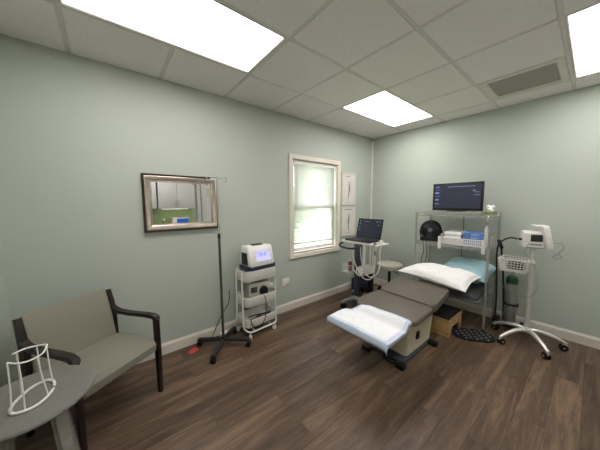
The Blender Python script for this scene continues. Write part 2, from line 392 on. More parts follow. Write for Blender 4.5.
# ceiling lights and return grille
LN = ['ceiling light panel nearest the room corner, above the laptop cart', 'large bright ceiling light panel above the mirror and armchair', 'ceiling light panel beside the air return grille at the right', 'ceiling light panel directly overhead behind the viewer']
for k, (i, jj) in enumerate(((1, 1), (1, 5), (4, 1), (4, 5))):
    x0 = xs[i]; y1 = ys[jj]; cx = x0+T/2; cy = y1-T
    L_ = thing('ceiling_light', LN[k], 'ceiling light', (cx, cy, H), group='flat two by four ceiling lights')
    f = B(); f.frame(T-.026, 2*T-.026, [(0, .001), (0, .03), (.016, .03), (.016, .001), (.010, -.004)], (0, 0, 0), (1, 0, 0), (0, 1, 0), (0, 0, 1)); obj('light_frame', f, GRID, L_, False)
    obj('diffuser', B().box(-T/2+.029, T/2-.029, -T+.029, T-.029, .004, .016), DIFF, L_, False)
v = thing('air_return_vent', 'grey perforated air return grille in a white frame set in the ceiling grid', 'vent', (xs[3]+T/2, ys[1]-T/2, H))
f = B(); f.frame(T-.026, T-.026, [(0, .001), (0, .03), (.06, .03), (.06, .001), (.052, -.006), (.008, -.006)], (0, 0, 0), (1, 0, 0), (0, 1, 0), (0, 0, 1)); obj('vent_frame', f, FRAMEW, v, False)
obj('grille', B().box(-T/2+.073, T/2-.073, -T/2+.073, T/2-.073, .004, .012), GRILLE, v, False)

# ------------------------------------------------------------------ mirror and prints on the window wall
mi = thing('wall_mirror', 'rectangular wall mirror in a wide champagne silver frame with dark outer edge', 'mirror', (.001, -3.222, 1.506))
A3 = ((0, 1, 0), (0, 0, 1), (1, 0, 0))
b = B(); b.frame(.69, .545, [(0, 0), (0, .028), (.006, .036), (.014, .034), (.018, .028), (.018, 0)], (0, 0, 0), *A3); obj('outer_edge', b, OUTER, mi)
b = B(); b.frame(.69, .545, [(.018, .0), (.018, .030), (.026, .034), (.045, .028), (.062, .017), (.067, .019), (.072, .013), (.076, .013), (.076, 0)], (0, 0, 0), *A3); obj('frame', b, CHAMP, mi)
obj('mirror_glass', B().box(.004, .009, -.27, .27, -.198, .198), MIRR, mi, False)
for k, (z0, z1) in enumerate(((1.468, 1.995), (.948, 1.445))):
    p = thing('framed_print', ['upper white framed line drawing beside the window', 'lower white framed line drawing beside the window'][k], 'picture', (.001, -.658, (z0+z1)/2), group='framed drawings beside the window')
    h = z1-z0
    b = B(); b.frame(.35, h, [(0, 0), (0, .018), (.018, .018), (.02, .01), (.02, 0)], (0, 0, 0), *A3); obj('frame', b, FRAMEW, p, False)
    obj('print', B().box(.002, .008, -.156, .156, -h/2+.019, h/2-.019), PAPER, p, False)
    b = B(); sg = 1 if k == 0 else -.4
    b.tube([(.009, .005, .13), (.009, .0, .06), (.009, .015*sg, 0), (.009, 0, -.07), (.009, -.012*sg, -.14), (.009, -.03*sg, -.165)], [.003, .008, .010, .007, .005, .004], n=6)
    b.tube([(.009, .02, .12), (.009, .03, .05), (.009, .012, -.02)], .0025, n=5)
    obj('drawing', b, INK, p)
    b = B()
    for q in range(9 if k else 6): b.box(.008, .009, -.09+q*.02, -.09+q*.02+.013, h/2-.06, h/2-.05)
    b.box(.0079, .0084, -.088, .08, h/2-.056, h/2-.054)
    obj('title', b, INK, p, False)
    obj('caption', B().box(.008, .009, -.06, .055, -h/2+.045, -h/2+.049), INK, p, False)
# outlet
o_ = thing('wall_outlet', 'cream double wall outlet plate below and left of the window', 'outlet', (.001, -1.962, .415))
obj('cover_plate', B().box(0, .006, -.058, .058, -.058, .058, bev=.002), WHITE, o_)
b = B()
for y in (-.026, .026):
    b = B()
    b.prism([(.0055, -.042), (.0085, -.041), (.0085, -.006), (.007, 0), (.0085, .006), (.0085, .041), (.0055, .042)], 'y', y-.014, y+.014) if False else b.box(.0055, .0085, y-.015, y+.015, -.042, .042, bev=.001)
    obj('receptacle', b, TRIM, o_)

# ------------------------------------------------------------------ opposite wall, seen in the mirror
def cabinet(x0, x1, y0, y1, z0, z1, nd, label, hz, grp):
    t = thing('wall_cabinet' if z0 > 1 else 'base_cabinet', label, 'cabinet', (x1, (y0+y1)/2, z0), group=grp)
    W = y1-y0; obj('body', B().box(x0-x1, 0, -W/2, W/2, 0, z1-z0), CABW, t, False)
    for k in range(nd):
        a = -W/2+W*k/nd+.003; c = -W/2+W*(k+1)/nd-.003
        d = obj('door', B().box(x0-x1-.019, x0-x1-.001, a, c, .003, z1-z0-.003, bev=.002), CABW, t)
        hy = c-.03 if k % 2 == 0 else a+.03
        h = B(); h.tube([(x0-x1-.019, hy, hz), (x0-x1-.045, hy, hz+.005), (x0-x1-.045, hy, hz+.115), (x0-x1-.019, hy, hz+.12)], .005, n=8, smooth=1); obj('handle', h, STEEL, d)
cabinet(3.30, 3.598, -2.95, -2.21, 1.40, 2.16, 2, 'white two door wall cabinet reflected at the right in the mirror', .06, 'white wall cabinets above the sink')
cabinet(3.30, 3.598, -3.72, -2.98, 1.40, 2.16, 2, 'white two door wall cabinet farther from the entry, above the sink', .06, 'white wall cabinets above the sink')
cabinet(3.02, 3.598, -2.95, -2.21, .0, .86, 2, 'white base cabinet under the right end of the counter', .68, 'white base cabinets below the counter')
cabinet(3.02, 3.598, -3.72, -2.98, .0, .86, 2, 'white base cabinet under the sink end of the counter', .68, 'white base cabinets below the counter')
tag(obj('countertop', B().box(2.99, 3.598, -3.74, -2.19, .862, .90, bev=.004), COUNT), 'grey countertop on the white base cabinets reflected in the mirror', 'countertop')
struct('trim_3', B().box(3.588, 3.599, -3.74, -2.19, .902, 1.398), SPLASH)
uc = thing('cabinet_light', 'slim light bar under the white wall cabinets', 'light', (3.45, -2.6, 1.398))
obj('housing', B().box(-.03, .03, -.28, .28, -.014, 0), WHITE, uc)
LB = M('light_bar_glow', (255, 250, 230), .5, emit=2.2, ecol=(255, 250, 232)); obj('lamp', B().box(-.022, .022, -.27, .27, -.018, -.0142), LB, uc, False)
fc = thing('sink_faucet', 'curved chrome faucet standing on the counter reflected in the mirror', 'faucet', (3.40, -2.86, .90))
obj('spout', B().tube([(0, 0, 0), (0, 0, .2), (-.03, 0, .27), (-.09, 0, .28), (-.13, 0, .22)], .011), CHROME, fc); obj('faucet_base', B().cyl((0, 0, 0), (0, 0, .02), .028), CHROME, fc); obj('lever', B().cyl((0, 0, .06), (.0, .07, .10), .006), CHROME, fc)
gb = thing('glove_box', 'blue and white cardboard supply box on the counter reflected in the mirror', 'box', (3.32, -2.53, .90))
obj('carton', B().box(-.06, .06, -.17, .17, 0, .285, bev=.003), WHITE, gb); obj('printed_band', B().box(-.062, -.0602, -.08, .165, .17, .265), M('bright_blue_print', (40, 110, 225), .5), gb, False)
struct('door_1', B().box(3.56, 3.599, -1.98, -1.08, 0, 2.08, bev=.004), CABW, True)
b = B(); b.box(3.575, 3.599, -2.08, -1.98, 0, 2.16); b.box(3.575, 3.599, -1.08, -.98, 0, 2.16); b.box(3.575, 3.599, -1.98, -1.08, 2.08, 2.16); struct('trim_4', b, CABW)
nb = thing('door_notice', 'white paper notice taped to the pale door reflected in the mirror', 'notice', (3.558, -1.78, 1.76))
obj('sheet', B().box(-.002, 0, -.11, .11, -.15, .15), PAPER, nb, False)
b = B()
for q in range(7): b.box(-.003, -.0021, -.08, .08-.04*(q % 3), .10-q*.03, .106-q*.03)
obj('printed_line', b, INK, nb, False)

# ------------------------------------------------------------------ armchair
ang = math.atan2(-.828, .56)
ch = thing('armchair', 'dark wood armchair with ribbed grey green upholstery set across the corner', 'chair', (.466, -3.936, 0), ang)
for sx in (-1, 1):
    x = sx*.268
    obj('leg', B().strip([(-.262, 0), (-.235, .2), (-.218, .42), (-.222, .6), (-.240, .70), (-.262, .79)], .03, [.036, .042, .05, .05, .046, .036], x), DWOOD, ch)
    obj('leg', B().strip([(.245, 0), (.243, .3), (.240, .605)], .03, [.03, .036, .042], x), DWOOD, ch)
    obj('armrest', B().strip([(-.225, .650), (-.195, .624), (-.15, .613), (-.03, .615), (.12, .624), (.215, .627), (.245, .615), (.256, .597)], .042, [.028, .028, .027, .027, .027, .027, .028, .02], x), DWOOD, ch)
b = B(); b.prism([(-.20, .385), (-.20, .44), (0, .452), (.15, .458), (.235, .446), (.262, .415), (.258, .365), (.22, .335), (0, .345)], 'x', -.25, .25, bev=.018, seg=3); obj('seat', b, FABRIC, ch)
b = B(); b.prism([(-.165, .44), (-.205, .62), (-.248, .785), (-.262, .80), (-.282, .79), (-.245, .6), (-.215, .44)], 'x', -.25, .25, bev=.014, seg=3); obj('backrest', b, FABRIC, ch)
b = B(); b.box(-.25, .25, -.21, -.18, .31, .36); b.box(-.25, .25, .12, .15, .30, .345); obj('seat_rail', b, DWOOD, ch)

# ------------------------------------------------------------------ side table + wire stand
st = thing('side_table', 'small round grey side table with splayed legs in the bottom left corner', 'table', (1.03, -4.155, 0))
obj('tabletop', B().lathe([(0, .585), (.205, .585), (.224, .592), (.228, .600), (.224, .608), (.205, .61), (0, .61)], n=64), TGREY, st)
for a in (51, -39, -129, 141):
    c, s = math.cos(math.radians(a)), math.sin(math.radians(a))
    b = B(); b.obox((.11*c, .11*s, .586), (.185*c, .185*s, .0), .038, .024, up=(c, s, 0), bev=.006); obj('leg', b, LEGGREY, st)
ws = thing('wire_stand', 'white coated wire stand on the round grey side table', 'wire stand', (1.032, -4.145, .61))
W3 = lambda x, y, z: ((x-1.032)*(.76 if z > .1 else .88), (y+4.145)*(.85 if z > .1 else .93), z)
b = B()
lp = [W3(*q) for q in [(1.13, -4.20, .006), (1.15, -4.165, .006), (1.14, -4.12, .006), (1.09, -4.088, .006), (1.02, -4.075, .006), (.955, -4.085, .006), (.925, -4.115, .006), (.945, -4.16, .006), (1.0, -4.19, .006), (1.07, -4.21, .006)]]
b.tube(lp, .0062, closed=True); obj('base_loop', b, WMETAL, ws)
b = B()
b.tube([W3(*q) for q in [(1.115, -4.205, .222), (1.135, -4.168, .212), (1.12, -4.125, .206), (1.07, -4.09, .206), (.99, -4.082, .214)]], .0036)
b.tube([W3(*q) for q in [(1.02, -4.205, .222), (.955, -4.175, .212), (.935, -4.13, .206), (.955, -4.095, .208), (.99, -4.082, .214)]], .0036)
obj('top_rim', b, WMETAL, ws)
rods = [((1.117, -4.205, .222), (1.128, -4.200, .008)), ((1.135, -4.165, .212), (1.145, -4.155, .008)), ((1.10, -4.108, .206), (1.085, -4.088, .008)), ((1.0, -4.083, .212), (1.0, -4.078, .008)), ((.937, -4.13, .206), (.93, -4.128, .008)), ((1.0, -4.195, .22), (1.0, -4.19, .008))]
for p, q in rods:
    p = Vector(W3(*p)); q = Vector(W3(*q)); mid = (p+q)/2; mid.x *= .96; mid.y *= .96
    obj('wire_rod', B().tube([p, mid, q], .003, n=8), WMETAL, ws)
for i0, i1 in ((0, 9), (4, 3)):
    obj('rubber_sleeve', B().cyl(lp[i0], Vector(lp[i0])+(Vector(lp[i1])-Vector(lp[i0]))*.3, .0072), MGREY, ws)
 

# ------------------------------------------------------------------ casters
def caster(parent, x, y, ztop, r=.03, ang=0, tire=BLACKP, fork=STEEL, w=.02, name='caster'):
    c, s = math.cos(ang), math.sin(ang); ox, oy = x-c*r*.45, y-s*r*.45; sd = Vector((-s, c, 0))
    b = B()
    for k in (-1, 1):
        p = Vector((ox, oy, r))+sd*(k*w*.75); b.cyl(p-sd*w*.3, p+sd*w*.3, r, n=20, bev=.003)
    o = obj(name, b, tire, parent)
    b = B(); b.cyl((x, y, r*1.7), (x, y, ztop), r*.28, n=12); b.cyl(Vector((ox, oy, r))-sd*w*1.2, Vector((ox, oy, r))+sd*w*1.2, r*.2, n=10)
    b.obox((ox, oy, r*1.5), (x+c*r*.3, y+s*r*.3, r*2.0), w*.5, r*.7); b.obox((ox, oy, r*.8), (ox, oy, r*2.0), w*.4, r*.5, up=(c, s, 0))
    obj('fork', b, fork, o)

# ------------------------------------------------------------------ IV stand
iv = thing('iv_stand', 'tall grey rolling drip stand with thin steel pole in front of the mirror', 'iv stand', (.255, -2.955, 0))
for k, (dx, dy) in enumerate(((-.175, -.2), (.205, -.185), (.17, .215), (-.17, .20))):
    d = Vector((dx, dy, 0)).normalized(); e = Vector((dx, dy, 0))
    L_ = obj('leg', B().obox((0, 0, .085), (e.x, e.y, .068), .032, .022, bev=.005), DMETAL, iv); caster(iv, e.x, e.y, .062, .028, math.atan2(dy, dx), fork=BLACKP)
obj('hub', B().cyl((0, 0, .07), (0, 0, .125), .034, .022, bev=.004), DMETAL, iv)
obj('pole', B().cyl((0, 0, .12), (.012, -.012, 1.17), .013), GUN, iv)
obj('collar', B().cyl((.012, -.012, 1.15), (.012, -.012, 1.20), .015, bev=.003), DMETAL, iv)
obj('extension_pole', B().cyl((.012, -.012, 1.2), (.02, -.02, 1.755), .0075), CHROME, iv)
for s in (-1, 1):
    b = B(); c = (.02, -.02+s*.03, 1.757)
    e = (.045*s*.3, -.02+s*.10, 1.757)
    P = [(.02, -.02, 1.742), (.02, -.02+s*.035, 1.742), (.02, -.02+s*.055, 1.740)]
    for a in range(0, 300, 40):
        t_ = math.radians(a); P.append((.02, -.02+s*(.078-.020*math.cos(t_)), 1.738-.020*math.sin(t_)))
    b.tube(P, .0038, n=8); obj('hook', b, CHROME, iv)

# ------------------------------------------------------------------ white utility cart with devices
ca = thing('utility_cart', 'white three tier rolling utility cart against the wall beside the drip stand', 'cart', (.190, -2.52, 0), math.radians(4))
# local: y along length (.40), x depth; front face x=+.14
def tray(z0, z1, parent):
    b = B(); x0, x1, y0, y1 = -.135, .135, -.212, .212; R = .06
    o1 = rrect(x0, x1, y0, y1, R); i1 = rrect(x0+.006, x1-.006, y0+.006, y1-.006, R-.006); o2 = rrect(x0+.012, x1-.012, y0+.012, y1-.012, R-.006)
    N = len(o1); rings = [[b.bm.verts.new((u, v, z)) for u, v in pts] for pts, z in ((o2, z0), (o1, z0+.02), (o1, z1), (i1, z1), (i1, z0+.02), (i1, z0+.008))]
    b.bm.faces.new(rings[0][::-1])
    for A, C in zip(rings, rings[1:]):
        for k in range(N): b.bm.faces.new((A[k], A[(k+1) % N], C[(k+1) % N], C[k]))
    b.bm.faces.new(rings[-1]); return obj('tray', b, WMETAL, parent)
tray(.645, .765, ca); tray(.365, .475, ca); tray(.13, .225, ca)
for s in (-1, 1):
    for d in (-1, 1):
        b = B(); b.tube([(d*.06, s*.221, .76), (d*.065, s*.221, .4), (d*.072, s*.221, .17), (d*.09, s*.212, .118), (d*.125, s*.18, .093), (d*.142, s*.13, .09), (d*.142, 0, .09)], .0095, n=10, smooth=4)
        obj('frame_tube', b, WMETAL, ca)
        caster(ca, d*.13, s*.17, .092, .026, .6*s if d > 0 else .8, tire=WHITE, fork=WMETAL, w=.014)
    obj('cross_bar', B().cyl((-.142, s*.11, .09), (.142, s*.11, .09), .007, n=10), WMETAL, ca)
def P2W(lx, ly, rz=math.radians(4), o=(.190, -2.52)): return (o[0]+lx*math.cos(rz)-ly*math.sin(rz), o[1]+lx*math.sin(rz)+ly*math.cos(rz))
px, py = P2W(.0, .015)
dv = thing('medical_console', 'white medical console with lit screen on the top tray of the white cart', 'medical device', (px, py, .7665), math.radians(5)); dv.scale = (1.12, 1.16, 1.1)
# the console stands across the rim of the top tray
b = B(); b.prism(rrect(-.105, .118, -.155, .155, .03), 'z', 0, .035, bev=.004); obj('base_tray', b, NAVY, dv)
b = B(); b.prism([(-.09, .03), (.108, .035), (.115, .055), (.075, .215), (.055, .235), (-.06, .235), (-.09, .2)], 'y', -.14, .135, bev=.014, seg=3); obj('housing', b, WHITE, dv)
n = Vector((.16, 0, .04)).normalized(); cS = Vector((.0975, 0, .135)); upv = Vector((-.04, 0, .16)).normalized()
def plate(w, h, c, th, off): 
    b = B(); c = Vector(c)+n*off; b.obox(c-Vector((0, w/2, 0)), c+Vector((0, w/2, 0)), th, h, up=upv, bev=.0015); return b
obj('screen', plate(.17, .105, cS+Vector((0, .01, 0)), .004, .001), DEVSC, dv)
b = plate(.03, .035, cS+Vector((0, -.015, 0))+upv*.012, .002, .004); 
c2 = Vector(cS)+n*.004+Vector((0, .03, 0))+upv*.012; b.obox(c2-Vector((0, .012, 0)), c2+Vector((0, .012, 0)), .002, .035, up=upv)
obj('screen_icon', b, DEVBL, dv)
b = B(); b.prism([(-.05, .05), (.06, .05), (.045, .17), (-.05, .17)], 'y', -.146, -.138, bev=.002); obj('side_vent', b, BLACKP, dv)
obj('carry_handle', B().box(-.03, .03, -.06, .06, .228, .243, bev=.005), BLACKP, dv)
px, py = P2W(-.0, .02)
sb = thing('suction_unit', 'cream grey boxy suction unit on the middle tray of the white cart', 'medical device', (px, py, .3735), math.radians(-8)); sb.scale = (1, 1.08, 1.25)
obj('housing', B().box(-.09, .095, -.125, .10, 0, .185, bev=.014), CREAMB, sb)
obj('dial', B().cyl((.09, .03, .105), (.125, .03, .105), .048, .042, n=28, bev=.004), BLACKP, sb)
obj('dial_ring', B().cyl((.09, .03, .105), (.100, .03, .105), .055, n=28), STEEL, sb)
obj('outlet_port', B().cyl((.06, .10, .13), (.06, .15, .13), .022, bev=.003), CLEAR, sb)
obj('label_plate', B().box(.0945, .097, -.11, -.04, .10, .15), DGREY, sb, False)
px, py = P2W(0, 0)
cb = obj('power_cable', B().tube([(.07, .05, .02), (.11, .09, .06), (.12, .02, .10), (.09, -.08, .07), (.05, -.13, .03), (.0, -.06, .02), (.05, .08, .045), (.11, .12, .10), (.12, .0, .06), (.08, -.1, .02), (.03, -.02, .05), (-.03, .08, .03), (-.06, -.06, .025), (.06, -.12, .09), (.12, -.06, .115), (.12, .1, .1), (.05, .13, .04)], .0055, n=8), BLACKP)
cb.location = (px, py, .139); cb.rotation_euler = (0, 0, math.radians(4)); tag(cb, 'tangle of black cable in the bottom tray of the white cart', 'cable')
c3 = obj('device_cord', B().tube([(.325, -2.50, .465), (.345, -2.49, .43), (.352, -2.488, .36), (.352, -2.492, .28), (.352, -2.51, .20), (.354, -2.55, .14), (.352, -2.60, .12), (.345, -2.66, .17), (.35, -2.68, .25)], .0045, n=8), BLACKP)
tag(c3, 'thin black cord falling from the cream suction unit down the front of the cart', 'cord')
c4 = obj('hanging_cable', B().tube([(.012, -2.775, .50), (.014, -2.79, .36), (.02, -2.90, .20), (.026, -2.97, .07), (.04, -3.02, .005), (.06, -3.08, .005)], .004, n=8), DMETAL)
tag(c4, 'dark grey cord hanging down the wall between drip stand and cart', 'cord')
pa = thing('power_adapter', 'white power adapter brick on the floor behind the white cart', 'adapter', (.075, -2.872, 0), 3.3)
obj('adapter_body', B().box(-.03, .03, -.045, .045, 0, .05, bev=.006), WHITE, pa); obj('lead', B().tube([(0, .045, .02), (.0, .08, .01), (.02, .12, .005)], .003), WHITE, pa)
rt = thing('red_tag', 'small red plastic tag lying on the floor by the baseboard', 'tag', (.135, -3.225, 0), .5)
obj('tag_body', B().prism(rrect(-.035, .035, -.05, .05, .02), 'z', 0, .004), RED, rt); obj('tag_strap', B().tube([(0, .045, .003), (.01, .08, .003), (.04, .11, .003)], .0025), RED, rt)

# ------------------------------------------------------------------ laptop cart
lc = thing('laptop_cart', 'white topped rolling equipment cart with dark grey column by the window', 'cart', (.51, -1.03, 0))
def LC(x, y, z): return (x-.575, y+1.03, z)
TZ = .965
b = B(); b.prism(rrect(-.22, .27, -.14, .24, .04), 'z', TZ-.03, TZ, bev=.006); obj('worktop', b, WHITE, lc)
obj('column', B().prism(rrect(-.055, .035, -.035, .05, .02), 'z', .10, TZ-.03), DGREY, lc)
b = B(); b.tube([(-.19, -.11, TZ-.035), (-.205, -.17, TZ-.06), (-.15, -.215, TZ-.085), (.0, -.235, TZ-.09), (.10, -.215, TZ-.075), (.14, -.11, TZ-.035)], .014, n=12); obj('front_handle', b, BLACKP, lc)
for x, y in ((-.06, -.27), (.24, -.20), (-.24, .2), (.2, .24)):
    b = B(); b.tube([(0, 0, .115), (x*.55, y*.55, .118), (x*.9, y*.9, .105), (x, y, .085)], .024, n=10); obj('leg', b, MGREY, lc); caster(lc, x, y, .085, .042, math.atan2(y, x), fork=BLACKP)
obj('column_foot', B().lathe([(0, .09), (.085, .09), (.09, .115), (.06, .14), (0, .14)]), MGREY, lc)
obj('power_module', B().box(-.045, .14, .05, .19, .2, .50, bev=.01), BLACKP, lc)
obj('storage_box', B().box(.04, .14, -.05, .045, .30, .44, bev=.01), BLUED, lc)
# wire basket on the column
def wirebasket(parent, x0, x1, y0, y1, z0, z1, mat, r=.0022, nx=8, ny=5, nz=3, flare=.0, name='basket', rim=.004):
    b = B(); F_ = flare
    def ring(z, e): 
        return [(x0-e, y0-e, z), (x1+e, y0-e, z), (x1+e, y1+e, z), (x0-e, y1+e, z)]
    for k in range(nz+1):
        e = F_*k/nz; R = ring(z0+(z1-z0)*k/nz, e)
        for i in range(4): b.cyl(R[i], R[(i+1) % 4], rim if k == nz else r, n=6)
    for i in range(nx+1):
        x = x0+(x1-x0)*i/nx; xe = x0-F_+(x1-x0+2*F_)*i/nx
        b.cyl((x, y0, z0), (xe, y0-F_, z1), r, n=6); b.cyl((x, y1, z0), (xe, y1+F_, z1), r, n=6); b.cyl((x, y0, z0), (x, y1, z0), r, n=6)
    for i in range(ny+1):
        y = y0+(y1-y0)*i/ny; ye = y0-F_+(y1-y0+2*F_)*i/ny
        b.cyl((x0, y, z0), (x0-F_, ye, z1), r, n=6); b.cyl((x1, y, z0), (x1+F_, ye, z1), r, n=6); b.cyl((x0, y, z0), (x1, y, z0), r, n=6)
    return obj(name, b, mat, parent)
wirebasket(lc, -.19, -.05, -.13, .16, .50, .60, WMETAL, nx=4, ny=6)
obj('side_bin', B().box(-.20, -.055, -.14, .16, .49, .499), WHITE, lc)
b = B(); b.box(.05, .19, -.12, .12, .50, .512); b.box(.05, .058, -.12, .12, .50, .60); b.box(.182, .19, -.12, .12, .50, .60); b.box(.05, .19, -.12, -.112, .50, .60); b.box(.05, .19, .112, .12, .50, .60); obj('side_bin', b, WHITE, lc, False)
b = B(); b.box(-.03, .10, -.06, -.04, .515, .525); b.box(-.06, .06, -.03, .03, .49, .52); obj('bin_bracket', b, DGREY, lc, False)
# probe holders hang from the right edge of the worktop
hb = B(); hb.box(.27, .37, -.12, .18, TZ-.035, TZ-.015, bev=.004); obj('holder_rail', hb, WHITE, lc)
for k, (x, y) in enumerate(((.33, -.09), (.33, .02))):
    b = B(); b.lathe([(.020, TZ-.10), (.030, TZ-.04), (.034, TZ-.004), (.029, TZ-.004), (.024, TZ-.04), (.016, TZ-.10)], (x, y, 0), 20); obj('probe_cup', b, CLEAR, lc)
    pr = B(); pr.lathe([(0, TZ+.03), (.012, TZ+.028), (.016, TZ+.0), (.018, TZ-.04), (.012, TZ-.12), (.006, TZ-.16), (0, TZ-.16)], (x, y, 0), 16); obj('probe', pr, MGREY if k == 0 else WHITE, lc)
for k, pts in enumerate([[(.33, -.09, TZ-.15), (.335, -.1, .62), (.31, -.12, .50), (.22, -.13, .47), (.13, -.13, .52), (.05, -.14, .66), (.0, -.14, .80), (-.02, -.12, TZ-.03)],
                         [(.33, .02, TZ-.15), (.35, .0, .70), (.34, -.04, .56), (.25, -.09, .50), (.16, -.10, .60), (.13, -.12, .78), (.12, -.12, TZ-.03)],
                         [(.20, -.13, TZ-.03), (.215, -.145, .80), (.21, -.15, .64), (.18, -.15, .54), (.12, -.15, .50), (.03, -.14, .56)]]):
    obj('probe_lead', B().tube(pts, .006, n=8), WHITE, lc)
obj('support_post', B().cyl((.17, -.11, TZ-.03), (.17, -.11, .56), .009), WMETAL, lc); obj('support_post', B().cyl((.17, .10, TZ-.03), (.17, .10, .56), .009), WMETAL, lc)
obj('loose_cable', B().tube([(-.02, -.03, .75), (.02, -.08, .70), (.08, -.13, .60), (.12, -.15, .42), (.09, -.16, .27), (.14, -.14, .2), (.19, -.12, .32), (.16, -.13, .5)], .005, n=8), BLACKP, lc)
# bottle in the bin
bo = thing('gel_bottle', 'maroon capped squeeze bottle in the wire basket of the laptop cart', 'bottle', (.51-.095, -1.03-.07, .5065))
obj('bottle_body', B().lathe([(0, 0), (.026, 0), (.028, .01), (.028, .12), (.016, .145), (0, .145)], n=20), MAROON, bo); obj('cap', B().lathe([(.014, .143), (.012, .165), (.005, .19), (0, .19)], n=16), WHITE, bo)
# laptop
lp_ = thing('laptop', 'open black laptop with dark blue screen on the white cart top', 'laptop', (.572, -1.01, TZ+.001))
b = B(); b.prism(rrect(-.205, .205, -.155, .11, .012), 'z', 0, .022, bev=.003); ba = obj('keyboard_base', b, BLACKP, lp_)
b = B()
for r_ in range(5):
    for c_ in range(15): b.box(-.17+c_*.0228, -.17+c_*.0228+.019, -.045+r_*.026, -.045+r_*.026+.021, .022, .0245)
obj('keyboard', b, DGREY, ba, False); obj('touchpad', B().box(-.06, .05, -.14, -.065, .0215, .0228), DGREY, ba, False)
ta = math.radians(14); ld = B(); q0 = Vector((0, .105, .02)); upl = Vector((0, math.sin(ta), math.cos(ta))); nl = Vector((0, -math.cos(ta), math.sin(ta)))
def lid(w, h, zc, off, th): 
    b = B(); c = q0+upl*zc+nl*off; b.obox(c-Vector((w/2, 0, 0)), c+Vector((w/2, 0, 0)), th, h, up=upl, bev=.002 if th > .005 else 0); return b
ll = obj('lid', lid(.41, .285, .146, 0, .012), BLACKP, lp_); obj('screen', lid(.375, .235, .152, .0066, .001), SCREEN2, ll, False)
def uirect(w, h, xc, zc, off): 
    b = B(); c = q0+upl*zc+nl*off+Vector((xc, 0, 0)); b.obox(c-Vector((w/2, 0, 0)), c+Vector((w/2, 0, 0)), .0005, h, up=upl); return b
b = B()
for xc, zc, w_, h_ in ((-.165, .25, .02, .012), (-.165, .215, .02, .014), (-.165, .16, .02, .012), (-.165, .12, .02, .01), (.14, .25, .08, .006), (.15, .20, .03, .008), (-.05, .245, .10, .004)):
    c = q0+upl*zc+nl*.0075+Vector((xc, 0, 0)); b.obox(c-Vector((w_/2, 0, 0)), c+Vector((w_/2, 0, 0)), .0005, h_, up=upl)
obj('interface', b, UILINE, ll, False)

# ------------------------------------------------------------------ rolling stool
sl = thing('rolling_stool', 'round beige cushioned rolling stool in the corner behind the laptop cart', 'stool', (.62, -.37, 0))
obj('seat', B().lathe([(0, .455), (.165, .455), (.19, .465), (.199, .50), (.192, .532), (.165, .546), (0, .55)], n=48), SEATV, sl)
obj('gas_lift', B().cyl((0, 0, .08), (0, 0, .456), .022), BLACKP, sl)
obj('seat_plate', B().cyl((0, 0, .435), (0, 0, .456), .08), BLACKP, sl)
obj('height_lever', B().cyl((0, 0, .44), (.2, -.08, .425), .006), BLACKP, sl)
for k in range(5):
    a = 2*PI*k/5+.3; x, y = .25*math.cos(a), .25*math.sin(a); b = B(); b.tube([(0, 0, .10), (x*.5, y*.5, .10), (x, y, .07)], [.024, .02, .016], n=10); obj('leg', b, BLACKP, sl); caster(sl, x, y, .066, .026, a, fork=BLACKP)
pc = thing('storage_caddy', 'black and blue soft caddy on the floor behind the laptop cart', 'caddy', (.16, -.53, 0), .1)
obj('bag_body', B().box(-.11, .11, -.09, .09, 0, .22, bev=.025, seg=3), BLACKP, pc); obj('front_pocket', B().box(-.08, .08, -.105, -.085, .02, .15, bev=.01), BLUED, pc)
obj('bag_handle', B().tube([(-.06, 0, .21), (-.05, 0, .28), (.05, 0, .28), (.06, 0, .21)], .008), BLACKP, pc)

# ------------------------------------------------------------------ exam table
ex = thing('exam_table', 'taupe vinyl treatment table on an ivory base in the middle of the room', 'exam table', (1.44, -1.43, 0))
def E(x, y): return (x-1.44, y+1.43)
b = B(); b.prism(rrect(-.17, .165, -.36, .32, .03), 'z', .0, .028, bev=.006); obj('floor_plate', b, DGREY, ex)
for x, y in ((.16, -.40), (.20, .20), (-.20, -.40), (-.22, .20)):
    b = B(); b.prism(rrect(x-.045, x+.045, y-.035, y+.035, .012), 'z', 0, .04, bev=.006); obj('foot', b, BLACKP, ex)
# base cover (ivory) – slightly waisted upper hood
b = B()
secs = [(.0285, -.155, .14, -.255, .275), (.26, -.165, .158, -.275, .285), (.365, -.168, .162, -.28, .29)]
rings = []
for z, x0, x1, y0, y1 in secs: rings.append([b.bm.verts.new((u, v, z)) for u, v in rrect(x0, x1, y0, y1, .035)])
b.bm.faces.new(rings[0][::-1]); b.bm.faces.new(rings[-1])
for A, C in zip(rings, rings[1:]):
    for k in range(len(A)): b.bm.faces.new((A[k], A[(k+1) % len(A)], C[(k+1) % len(A)], C[k]))
bc = obj('base_cover', b, IVORY, ex)
b = B(); rings = []
for z, e in ((.367, -.002), (.372, .003), (.46, .010), (.467, .002)): rings.append([b.bm.verts.new((u, v, z)) for u, v in rrect(-.168-e, .162+e, -.28-e, .29+e, .035)])
b.bm.faces.new(rings[0][::-1]); b.bm.faces.new(rings[-1])
for A, C in zip(rings, rings[1:]):
    for k in range(len(A)): b.bm.faces.new((A[k], A[(k+1) % len(A)], C[(k+1) % len(A)], C[k]))
obj('hood', b, IVORY, ex)
obj('power_inlet', B().box(.148, .168, -.10, -.045, .155, .23, bev=.004), BLACKP, ex)
